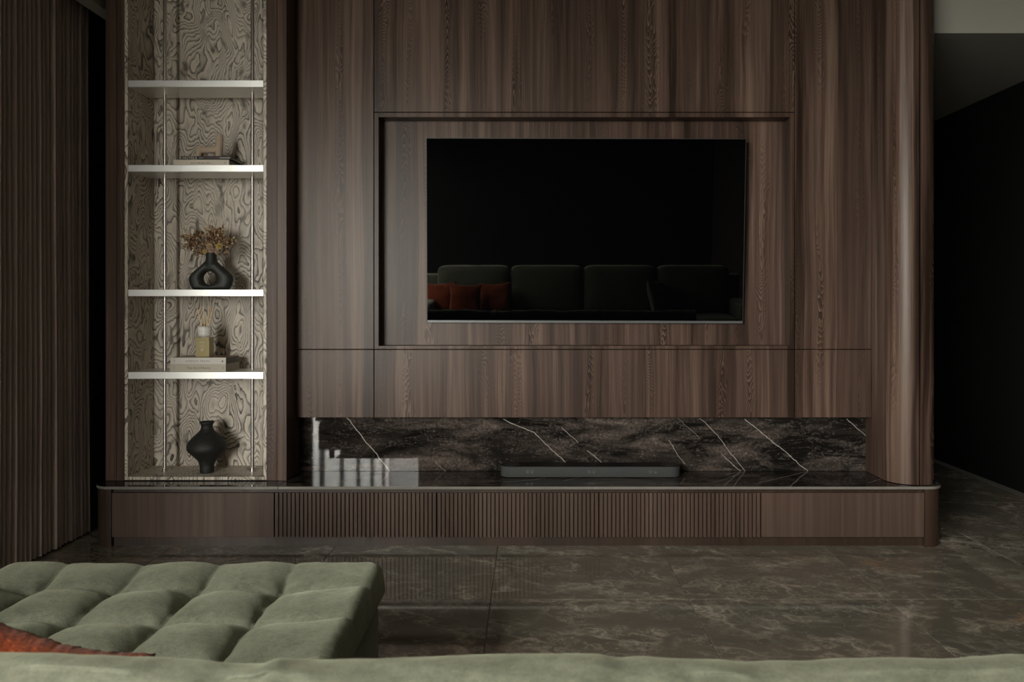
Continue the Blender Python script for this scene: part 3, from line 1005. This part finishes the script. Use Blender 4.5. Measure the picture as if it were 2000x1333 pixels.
bm = bmesh.new()
tube([sp(388.5, 0.6, -.012), sp(389.2, 8, -.011), sp(390.6, 18, -.006), sp(392.4, 23.5, 0), sp(392.8, 26, 0)], [.0170, .0172, .0195, .0165, .0125], 16, bm)
tube([sp(390, 17.3), sp(398, 17.5), sp(408, 17.3), sp(418, 18.5), sp(428, 21)], [.0185, .0205, .0200, .0235, .0250], 16, bm)
tube([sp(428.6, 0.6, -.012), sp(428.9, 12, -.010), sp(429, 26, -.003), sp(429.3, 38, 0), sp(429.3, 46, 0), sp(429.2, 49.2, 0)], [.0180, .0200, .0215, .0205, .0190, .0150], 18, bm)
tube([sp(419.5, 0.6, .042), sp(420, 8, .036), sp(421.5, 18, .012)], [.0165, .0175, .019], 14, bm)
tube([sp(396.5, 0.6, .042), sp(396, 8, .036), sp(394.5, 17, .012)], [.0145, .0155, .016], 14, bm)
so = obj('body', bm, TAN, sc, smooth=True)
m = so.modifiers.new('remesh', 'REMESH'); m.mode = 'VOXEL'; m.voxel_size = 0.0032; m.use_smooth_shade = True
m = so.modifiers.new('smooth', 'SMOOTH'); m.iterations = 6; m.factor = 0.5

# doughnut vase
s3 = shelf_z[2]
yv = 4.735
kv = yv / F
out = [(0, 34.8), (4, 37.5), (10, 40.8), (20, 43), (26, 42), (31, 38.5), (36, 33), (44, 23.4), (50, 16.5), (55, 12)]
cxp, hxp, hzp, hr = 412.6, 409.8, 22.6, 13.0
pl = [(cxp - w_, h_) for h_, w_ in out] + [(cxp + w_, h_) for h_, w_ in reversed(out)]


def ray(th):
    dx, dz = cos(th), sin(th)
    best = None
    for (x1, z1), (x2, z2) in zip(pl, pl[1:] + pl[:1]):
        ex, ez = x2 - x1, z2 - z1
        den = dx * ez - dz * ex
        if abs(den) < 1e-9: continue
        t = ((x1 - hxp) * ez - (z1 - hzp) * ex) / den
        s_ = ((x1 - hxp) * dz - (z1 - hzp) * dx) / den
        if t > 0 and -1e-6 <= s_ <= 1 + 1e-6: best = t if best is None else min(best, t)
    return best


def dv(u, v):
    th = 2 * pi * u
    R = ray(th)
    a = 2 * pi * v
    mid, hw = (hr + R) / 2, (R - hr) / 2
    c_, s_ = cos(a), sin(a)
    rad = mid + hw * (abs(c_) ** 0.8) * (1 if c_ > 0 else -1)
    return (X(hxp, yv) + rad * cos(th) * kv, yv + 0.037 * s_, s3 + max(0, (hzp + rad * sin(th)) * kv) + 0.0003)


dvs = thing('ring_vase', 'matte black vase with a round hole through its body, holding dried flowers', 'vase', (X(cxp, yv), yv, s3))
bm = grid(96, 29, dv, closed_u=True)
lathe([(14.0 * kv, 46 * kv), (12.0 * kv, 53 * kv), (10.6 * kv, 60 * kv), (9.8 * kv, 67 * kv), (9.7 * kv, 73 * kv), (8.4 * kv, 73 * kv), (8.2 * kv, 64 * kv)], X(cxp, yv), yv, s3, 32, bm)
vo = obj('body', bm, MATTEBLACK, dvs, smooth=True)
m = vo.modifiers.new('remesh', 'REMESH'); m.mode = 'VOXEL'; m.voxel_size = 0.0028; m.use_smooth_shade = True
m = vo.modifiers.new('smooth', 'SMOOTH'); m.iterations = 10; m.factor = 0.5

# dried flowers
fb = thing('dried_flowers', 'bunch of dried brown and cream flowers standing in the black ring vase', 'flowers', (X(412.6, yv), yv, s3 + 66 * kv))
LF = [plain('dried_leaf_dark', (0.16, 0.080, 0.042), 0.7, grain=0.3, scale=90), plain('dried_leaf_mid', (0.37, 0.225, 0.135), 0.7, grain=0.3, scale=90), plain('dried_leaf_cream', (0.62, 0.48, 0.29), 0.7, grain=0.25, scale=90)]
rn = random.Random(11)


def cp(cx, cy, dy=0): return P(340 + cx / 8.33, 425 + cy / 8.33, yv + dy)


bms = [bmesh.new() for _ in range(3)]
stems = bmesh.new()


def leaf(bm, p, d, L, wd):
    d = d.normalized()
    up = Vector((rn.uniform(-1, 1), rn.uniform(-1, 1), rn.uniform(-1, 1))).normalized()
    s = d.cross(up)
    if s.length < 0.1: s = d.orthogonal()
    s.normalize()
    n = d.cross(s) * (L * 0.22)
    a = bm.verts.new(p); b = bm.verts.new(p + d * L * .5 + s * wd); c = bm.verts.new(p + d * L - n * 0.6)
    e_ = bm.verts.new(p + d * L * .5 - s * wd); m_ = bm.verts.new(p + d * L * .55 + n * .5)
    for f in ((a, b, m_), (b, c, m_), (c, e_, m_), (e_, a, m_)): bm.faces.new(f)


neck = Vector((X(412.6, yv), yv, s3 + 60 * kv))
clus = [(330, 400, 125, 95, 85, (5, 4, 1)), (430, 520, 80, 75, 40, (5, 3, 1)), (230, 330, 95, 60, 26, (3, 3, 2)), (400, 290, 70, 60, 40, (5, 4, 2)), (250, 480, 80, 55, 26, (3, 4, 2)),
        (680, 310, 130, 115, 130, (3, 6, 1)), (610, 240, 80, 70, 34, (3, 5, 2)), (760, 240, 80, 90, 40, (2, 4, 3)), (640, 440, 120, 50, 36, (3, 4, 1)), (850, 440, 70, 70, 30, (5, 2, 1)), (780, 390, 60, 50, 22, (1, 3, 4)), (520, 390, 60, 90, 30, (3, 3, 3)), (930, 400, 60, 70, 16, (3, 3, 2)),
        (810, 560, 70, 40, 12, (3, 1, 3)), (420, 590, 80, 45, 16, (2, 3, 3))]
for cx, cy, rx, ry, n, wts in clus:
    cdy = rn.uniform(-0.02, 0.02)
    tube([neck, neck.lerp(cp(cx, cy, cdy), .5) + Vector((0, 0, .008)), cp(cx, cy, cdy)], 0.0011, 5, stems)
    for i in range(int(n * 1.5)):
        a, q = rn.uniform(0, 2 * pi), sqrt(rn.random())
        p = cp(cx + rx * q * cos(a), cy + ry * q * sin(a), cdy + rn.uniform(-0.035, 0.035))
        d = (p - neck).normalized() * .9 + Vector((rn.uniform(-1, 1), rn.uniform(-1, 1), rn.uniform(-1, 1))) * .9
        leaf(rn.choices(bms, wts)[0], p, d, rn.uniform(.014, .024), rn.uniform(.0045, .0075))
for tipx, tipy in ((690, 40), (810, 85), (150, 190), (45, 380), (885, 345), (960, 350), (865, 560), (335, 625), (600, 120), (870, 210), (500, 170), (130, 310), (230, 230)):
    tp_ = cp(tipx, tipy, rn.uniform(-.02, .02))
    base = neck.lerp(tp_, .35)
    tube([neck, base + Vector((0, 0, .006)), tp_], 0.0009, 5, stems, r1=0.0005)
    for i in range(16):
        p = base.lerp(tp_, .45 + .55 * i / 15)
        sd = Vector((rn.uniform(-1, 1), rn.uniform(-1, 1), rn.uniform(-.4, 1)))
        leaf(rn.choices(bms, (1, 2, 5))[0], p, (tp_ - base).normalized() + sd * .9, rn.uniform(.008, .015), rn.uniform(.002, .0038))
for b_, m_, nm in zip(bms, LF, ('dark', 'mid', 'cream')): obj('leaves', b_, m_, fb, kind='stuff')
obj('stems', stems, LF[0], fb, kind='stuff')
BL = [plain('blossom_cream', (0.46, 0.34, 0.20), 0.7, grain=0.2), plain('blossom_yellow', (0.50, 0.36, 0.14), 0.7, grain=0.2), plain('blossom_pink', (0.42, 0.29, 0.24), 0.7)]
for (cx, cy, rr_, mt) in ((585, 470, 52, 0), (740, 470, 56, 1), (700, 562, 40, 2), (505, 553, 38, 1), (610, 530, 46, 2)):
    c = cp(cx, cy, -0.04)
    R_ = rr_ / 8.33 * kv
    bm = bmesh.new()
    for ring, (nn, el, sc_) in enumerate(((7, 0.15, 1.0), (6, 0.6, .8), (4, 1.1, .55))):
        for i in range(nn):
            a = 2 * pi * (i + .4 * ring) / nn + rn.uniform(-.2, .2)
            d = Vector((cos(a) * cos(el), -sin(el), sin(a) * cos(el)))
            s_ = Vector((-sin(a), 0, cos(a)))
            L = R_ * sc_
            v0 = [bm.verts.new(c + d * L * t + s_ * L * w_ + Vector((0, -.25 * L * t * t, 0))) for t, w_ in ((0, 0), (.5, .42), (1, .3), (1.08, 0), (1, -.3), (.5, -.42))]
            bm.faces.new(v0)
    obj('blossom', bm, BL[mt], fb)

# rough clay vase on the niche floor
yk = 4.752
kk = yk / F
bv = thing('clay_vase', 'rough black clay vase with a wide shoulder, on the bottom of the niche', 'vase', (X(404.3, yk), yk, zn))
prof = [(0, 12.2), (1.5, 13), (8, 13.2), (14, 13.5), (19, 14.8), (24, 17.2), (29, 21.5), (34, 26.2), (39, 31.5), (43, 35.2), (47, 37), (51, 37.3), (55, 36.8), (60, 34.5), (65, 31), (70, 26.5), (75, 20.8), (80, 15.6), (84, 12.4), (88, 10.8), (92, 10.8), (95.5, 12.4), (98.5, 14.2), (99.6, 13.6)]
bm = lathe([(w_ * kk, h_ * kk) for h_, w_ in prof] + [(11 * kk, 98 * kk), (8.8 * kk, 90 * kk), (12 * kk, 78 * kk)], X(404.3, yk), yk, zn + 0.0002, 56)
for v in bm.verts:
    q = v.co - Vector((X(404.3, yk), yk, zn))
    if q.z > 0.004:
        f = 1 + 0.014 * mnoise.noise(q * 24) + 0.014 * mnoise.noise(Vector((q.x * 18, q.y * 18, q.z * 120)))
        v.co.x = X(404.3, yk) + q.x * f; v.co.y = yk + q.y * f
o = obj('body', bm, CLAY, bv, smooth=True)
o.modifiers.new('edge', 'EDGE_SPLIT').split_angle = radians(70)

# ================================================================ OTTOMAN
ox0_, ox1_, oy0_, oy1_ = -1.83, -0.505, 1.845, 2.875
ot = thing('ottoman', 'sage green tufted velvet ottoman on the marble floor in front of the sofa', 'ottoman', ((ox0_ + ox1_) / 2, (oy0_ + oy1_) / 2, 0))
xj = [-0.815 - 0.2645 * i for i in range(4)]                  # seams
yj = [2.634, 2.372, 2.110]
colx = [ox1_ + 0.035] + xj + [ox0_ - 0.035]
coly = [oy1_ + 0.07] + yj + [oy0_ - 0.05]


def cell(v, tab):
    for a, b in zip(tab, tab[1:]):
        if b <= v <= a: return 2 * (v - b) / (a - b) - 1
    return 0


RB = 0.045
ZS = 0.400


def otop(x, y):
    wx = 0.010 * mnoise.noise(Vector((x * 6, y * 6, 1.0))); wy = 0.010 * mnoise.noise(Vector((x * 6, y * 6, 5.0)))
    u, v = cell(x + wx, colx), cell(y + wy, coly)
    d = min(x - ox0_, ox1_ - x, y - oy0_, oy1_ - y)
    fd = max(0, min(1, (d - 0.03) / 0.17)); fd = 0.22 + 0.78 * fd * fd * (3 - 2 * fd)
    bx = 1 - (1 - max(0, 1 - abs(u) ** 2.6) ** 0.5) * fd; by = 1 - (1 - max(0, 1 - abs(v) ** 2.6) ** 0.5) * fd
    z = ZS - 0.012 + 0.059 * bx * by
    z += 0.006 * mnoise.noise(Vector((x * 9, y * 9, 0))) + 0.005 * mnoise.noise(Vector((x * 24 + y * 14, y * 16, 3))) * (1.3 - bx * by)
    if d < RB: z -= RB - sqrt(max(0, RB * RB - (RB - d) ** 2))
    return z


def corner(x, y, rc=0.06):
    """pull the plan corners round"""
    cx = min(max(x, ox0_ + rc), ox1_ - rc); cy = min(max(y, oy0_ + rc), oy1_ - rc)
    dx, dy = x - cx, y - cy
    if dx and dy:
        m_ = max(abs(dx), abs(dy)); l = sqrt(dx * dx + dy * dy)
        return cx + dx * m_ / l, cy + dy * m_ / l
    return x, y


def spread_(t):          # denser samples at the edges
    return t


NU, NV = 190, 144
bm = bmesh.new()
vs = []
for j in range(NV):
    row = []
    for i in range(NU):
        x = ox0_ + (ox1_ - ox0_) * i / (NU - 1); y = oy0_ + (oy1_ - oy0_) * j / (NV - 1)
        z = otop(x, y)
        x, y = corner(x, y)
        row.append(bm.verts.new((x, y, z)))
    vs.append(row)
for j in range(NV - 1):
    for i in range(NU - 1):
        bm.faces.new((vs[j][i], vs[j][i + 1], vs[j + 1][i + 1], vs[j + 1][i]))
rim = [vs[0][i] for i in range(NU)] + [vs[j][NU - 1] for j in range(1, NV)] + [vs[NV - 1][i] for i in range(NU - 2, -1, -1)] + [vs[j][0] for j in range(NV - 2, 0, -1)]
prev = rim
cxo, cyo = (ox0_ + ox1_) / 2, (oy0_ + oy1_) / 2
for dz, ins in ((0.006, -0.004), (0.014, -0.004), (0.021, 0.002), (0.024, 0.012), (0.025, 0.05)):
    ring = []
    for v in rim:
        fx = 1 - ins / abs((ox1_ - ox0_) / 2); fy = 1 - ins / abs((oy1_ - oy0_) / 2)
        zb0 = 0.362
        ring.append(bm.verts.new((cxo + (v.co.x - cxo) * fx, cyo + (v.co.y - cyo) * fy, min(v.co.z, zb0) - dz)))
    n = len(rim)
    for i in range(n):
        bm.faces.new((prev[i], prev[(i + 1) % n], ring[(i + 1) % n], ring[i]))
    prev = ring
bm.faces.new(prev)
obj('tufted_cushion', bm, GREEN, ot, smooth=True)
bm = bmesh.new()
bw = 0.018
pts_levels = [(0.095, 0.0), (0.285, 0.0), (0.300, 0.003), (0.313, 0.010), (0.321, 0.022), (0.325, 0.05)]
prev = None
for z, ins in pts_levels:
    ring = [bm.verts.new((x, y, z)) for x, y in rrect(ox0_ + bw + ins, ox1_ - bw - ins, oy0_ + bw + ins, oy1_ - bw - ins, 0.05, 6)]
    if prev:
        for i in range(len(ring)): bm.faces.new((prev[i], prev[(i + 1) % len(ring)], ring[(i + 1) % len(ring)], ring[i]))
    else: bm.faces.new(ring[::-1])
    prev = ring
bm.faces.new(prev)
obj('base', bm, GREEN, ot, smooth=True).modifiers.new('edge', 'EDGE_SPLIT').split_angle = radians(50)
for x in (ox0_ + .12, ox1_ - .12):
    for y in (oy0_ + .12, oy1_ - .12):
        obj('leg', lathe([(0.022, 0), (0.026, 0.097)], x, y, 0, 14), TVBACK, ot)

# ================================================================ SOFA (seen from behind)
YS = 1.205
sil = [(-400, 1290), (0, 1279), (110, 1279), (200, 1283), (290, 1288), (400, 1293), (490, 1300), (525, 1300), (556, 1289), (590, 1293), (630, 1296), (700, 1293), (800, 1289), (896, 1286), (1000, 1283), (1102, 1281), (1162, 1282),
       (1207, 1290), (1246, 1287), (1295, 1289), (1400, 1293), (1440, 1298), (1545, 1295), (1640, 1290), (1720, 1288), (1825, 1291), (1900, 1287), (1965, 1283), (2050, 1288), (2500, 1292)]
sf0, sf1 = -1.87, 1.75
sf = thing('sofa', 'long sage green velvet sofa whose back edge fills the foreground', 'sofa', (-0.2, 1.5, 0))


def topz(x): return Z(interp(sil, VX + x * F / YS), YS)


def backrest(u, v):
    x = sf0 + (sf1 - sf0) * v
    zt_ = topz(x) + 0.017
    # closed loop in the y-z plane
    prof = [(1.045, -0.72), (1.042, -0.5), (1.045, -0.34), (1.05, -0.24), (1.056, -0.17), (1.066, -0.11), (1.082, -0.062), (1.105, -0.026), (1.135, -0.005), (1.165, 0.0), (1.195, -0.010), (1.22, -0.034), (1.24, -0.075), (1.255, -0.13), (1.265, -0.22), (1.27, -0.4), (1.27, -0.72)]
    t = u * (len(prof) - 1)
    k = min(len(prof) - 2, int(t)); f = t - k
    p0, p1, p2, p3 = prof[max(0, k - 1)], prof[k], prof[k + 1], prof[min(len(prof) - 1, k + 2)]

    def cr(a, b, c, d): return 0.5 * (2 * b + (c - a) * f + (2 * a - 5 * b + 4 * c - d) * f * f + (3 * b - a - 3 * c + d) * f * f * f)
    y = cr(p0[0], p1[0], p2[0], p3[0])
    z2 = zt_ + cr(p0[1], p1[1], p2[1], p3[1])
    w_ = mnoise.noise(Vector((x * 8 + y * 9, z2 * 4, 2))) * 0.024 + mnoise.noise(Vector((x * 21 - y * 16, z2 * 6, 7))) * 0.013
    fade = max(0, min(1, (z2 - .2) * 3))
    return (x, y + w_ * fade * (1 if u < .5 else -1) * .8, z2 + w_ * fade * .25)


bm = grid(90, 420, backrest)
for e_ in (0, 1): pass
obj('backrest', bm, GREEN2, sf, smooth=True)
sm_ = sf.children[0].modifiers.new('smooth', 'SMOOTH'); sm_.iterations = 3


def cushion(x0, x1, y0, y1, z0, z1, r, nm, mat, seed, puff=0.02, par=None):
    cx, cy, cz = (x0 + x1) / 2, (y0 + y1) / 2, (z0 + z1) / 2
    hx, hy_, hz_ = (x1 - x0) / 2, (y1 - y0) / 2, (z1 - z0) / 2
    bm = bmesh.new()
    bmesh.ops.create_cube(bm, size=2.0)
    bmesh.ops.subdivide_edges(bm, edges=bm.edges[:], cuts=9, use_grid_fill=True)
    for v in bm.verts:
        p = Vector((v.co.x * hx, v.co.y * hy_, v.co.z * hz_))
        q = Vector((max(-hx + r, min(hx - r, p.x)), max(-hy_ + r, min(hy_ - r, p.y)), max(-hz_ + r, min(hz_ - r, p.z))))
        d = p - q
        if d.length > 1e-6: p = q + d.normalized() * min(r, d.length)
        pf = puff * (1 - v.co.x ** 2) * (1 - v.co.y ** 2) * (1 - v.co.z ** 2 * 0) if nm == 'seat_cushion' else puff * (1 - v.co.x ** 2) * (1 - v.co.z ** 2)
        if nm == 'seat_cushion': p.z += pf * v.co.z
        else: p.y += pf * v.co.y
        p += Vector((1, 1, 1)) * 0.006 * mnoise.noise(p * 9 + Vector((seed, 0, 0)))
        v.co = p + Vector((cx, cy, cz))
    o = obj(nm, bm, mat, par or sf, smooth=True)
    o.modifiers.new('sub', 'SUBSURF').levels = 1
    return o


obj('seat_base', box(sf0, sf1, 1.10, 1.80, 0.06, 0.25), GREEN2, sf, bevel=0.02)
step = (sf1 - sf0 - 0.44) / 3
for i in range(3):
    a = sf0 + 0.22 + step * i
    cushion(a + .004, a + step - .004, 1.29, 1.80, 0.24, 0.375, 0.05, 'seat_cushion', GREEN2, i * 7.0)
    cushion(a + .006, a + step - .006, 1.285, 1.42, 0.38, 0.715, 0.06, 'back_cushion', GREEN2, i * 5.0 + 2, .03)
for a in (sf0, sf1 - .2): obj('arm', box(a, a + .2, 1.09, 1.81, 0.06, 0.62), GREEN2, sf, bevel=0.05, seg=4)
for x in (sf0 + .12, sf1 - .12):
    for y in (1.16, 1.72): obj('leg', lathe([(0.02, 0), (0.024, 0.062)], x, y, 0, 12), TVBACK, sf)


# throw pillows
def pillow(label, loc, rot, mat, size=0.46, thick=0.085, group=None, seed=0, ruff=0.006):
    n = 56
    bm = bmesh.new()

    def side(sg):
        def fn(u, v):
            a, b = 2 * u - 1, 2 * v - 1
            pin = 1 - 0.10 * ((1 - a * a) * (b * b) + 0) 
            x = a * size / 2 * (1 - 0.11 * (1 - b * b) * 0 - 0.10 * (1 - b * b) ** 1)
            z = b * size / 2 * (1 - 0.12 * (1 - a * a))
            t = (max(0, 1 - a * a) ** 0.5) * (max(0, 1 - b * b) ** 0.5)
            y = sg * thick * t ** 0.8
            q = Vector((x * 95 + seed, z * 95, sg * 3))
            y += sg * ruff * mnoise.noise(q) * (0.3 + t)
            y += 0.016 * mnoise.noise(Vector((x * 6 + seed, z * 6, 0)))
            x += ruff * .8 * mnoise.noise(Vector((z * 75, x * 75, seed))); z += ruff * 0.9 * mnoise.noise(Vector((x * 75, z * 75, seed + 4)))
            return (x, y, z)
        return fn
    grid(n, n, side(-1), bm); grid(n, n, side(1), bm)
    bmesh.ops.remove_doubles(bm, verts=bm.verts, dist=0.0012)
    o = obj('throw_pillow', bm, mat, smooth=True)
    o.location = loc; o.rotation_euler = rot
    return tag(o, label, 'pillow', group)


pillow('rust orange textured pillow peeking over the sofa back at the lower left', (-0.950, 1.53, 0.543), (radians(-12), radians(15), radians(4)), RUST, 0.37, seed=1)
s2 = thing('sofa', 'long dark sofa with tall back cushions, seen only as a faint reflection in the television', 'sofa', (0.7, -1.9, 0))
q0, q1 = -1.55, 3.1
obj('seat_base', box(q0, q1, -2.35, -1.42, 0.06, 0.26), GREEN2, s2, bevel=0.02)
obj('backrest', box(q0, q1, -2.42, -2.25, 0.06, 0.95), GREEN2, s2, bevel=0.03, seg=3)
st = (q1 - q0 - 0.4) / 4
for i in range(4):
    a = q0 + 0.2 + st * i
    cushion(a + .004, a + st - .004, -2.15, -1.40, 0.25, 0.40, 0.05, 'seat_cushion', GREEN2, i * 3.0 + 40, par=s2)
    cushion(a + .006, a + st - .006, -2.26, -2.04, 0.39, 1.09, 0.07, 'back_cushion', GREEN2, i * 4.0 + 60, .03, par=s2)
for a in (q0, q1 - .2): obj('arm', box(a, a + .2, -2.40, -1.42, 0.06, 0.62), GREEN2, s2, bevel=0.05, seg=4)
for x in (q0 + .12, q1 - .12):
    for y in (-2.3, -1.5): obj('leg', lathe([(0.02, 0), (0.024, 0.062)], x, y, 0, 12), TVBACK, s2)
gr2 = 'rust orange throw pillows on the sofa reflected in the television'
pillow('rust orange pillow reflected at the left edge of the television, leftmost of three', (-1.28, -1.93, 0.635), (radians(-14), radians(4), radians(188)), RUST, 0.46, group=gr2, seed=5)
pillow('rust orange pillow reflected in the television, middle one of three', (-0.92, -1.74, 0.635), (radians(-14), radians(-3), radians(174)), RUST, 0.46, group=gr2, seed=9)
pillow('rust orange pillow reflected in the television, rightmost of three', (-0.50, -1.90, 0.635), (radians(-14), radians(3), radians(184)), RUST, 0.46, group=gr2, seed=12)
pillow('sage green pillow standing at an angle, reflected in the right part of the television', (1.82, -1.90, 0.65), (radians(-14), radians(-3), radians(120)), GREEN2, 0.50, seed=13, ruff=0.001)
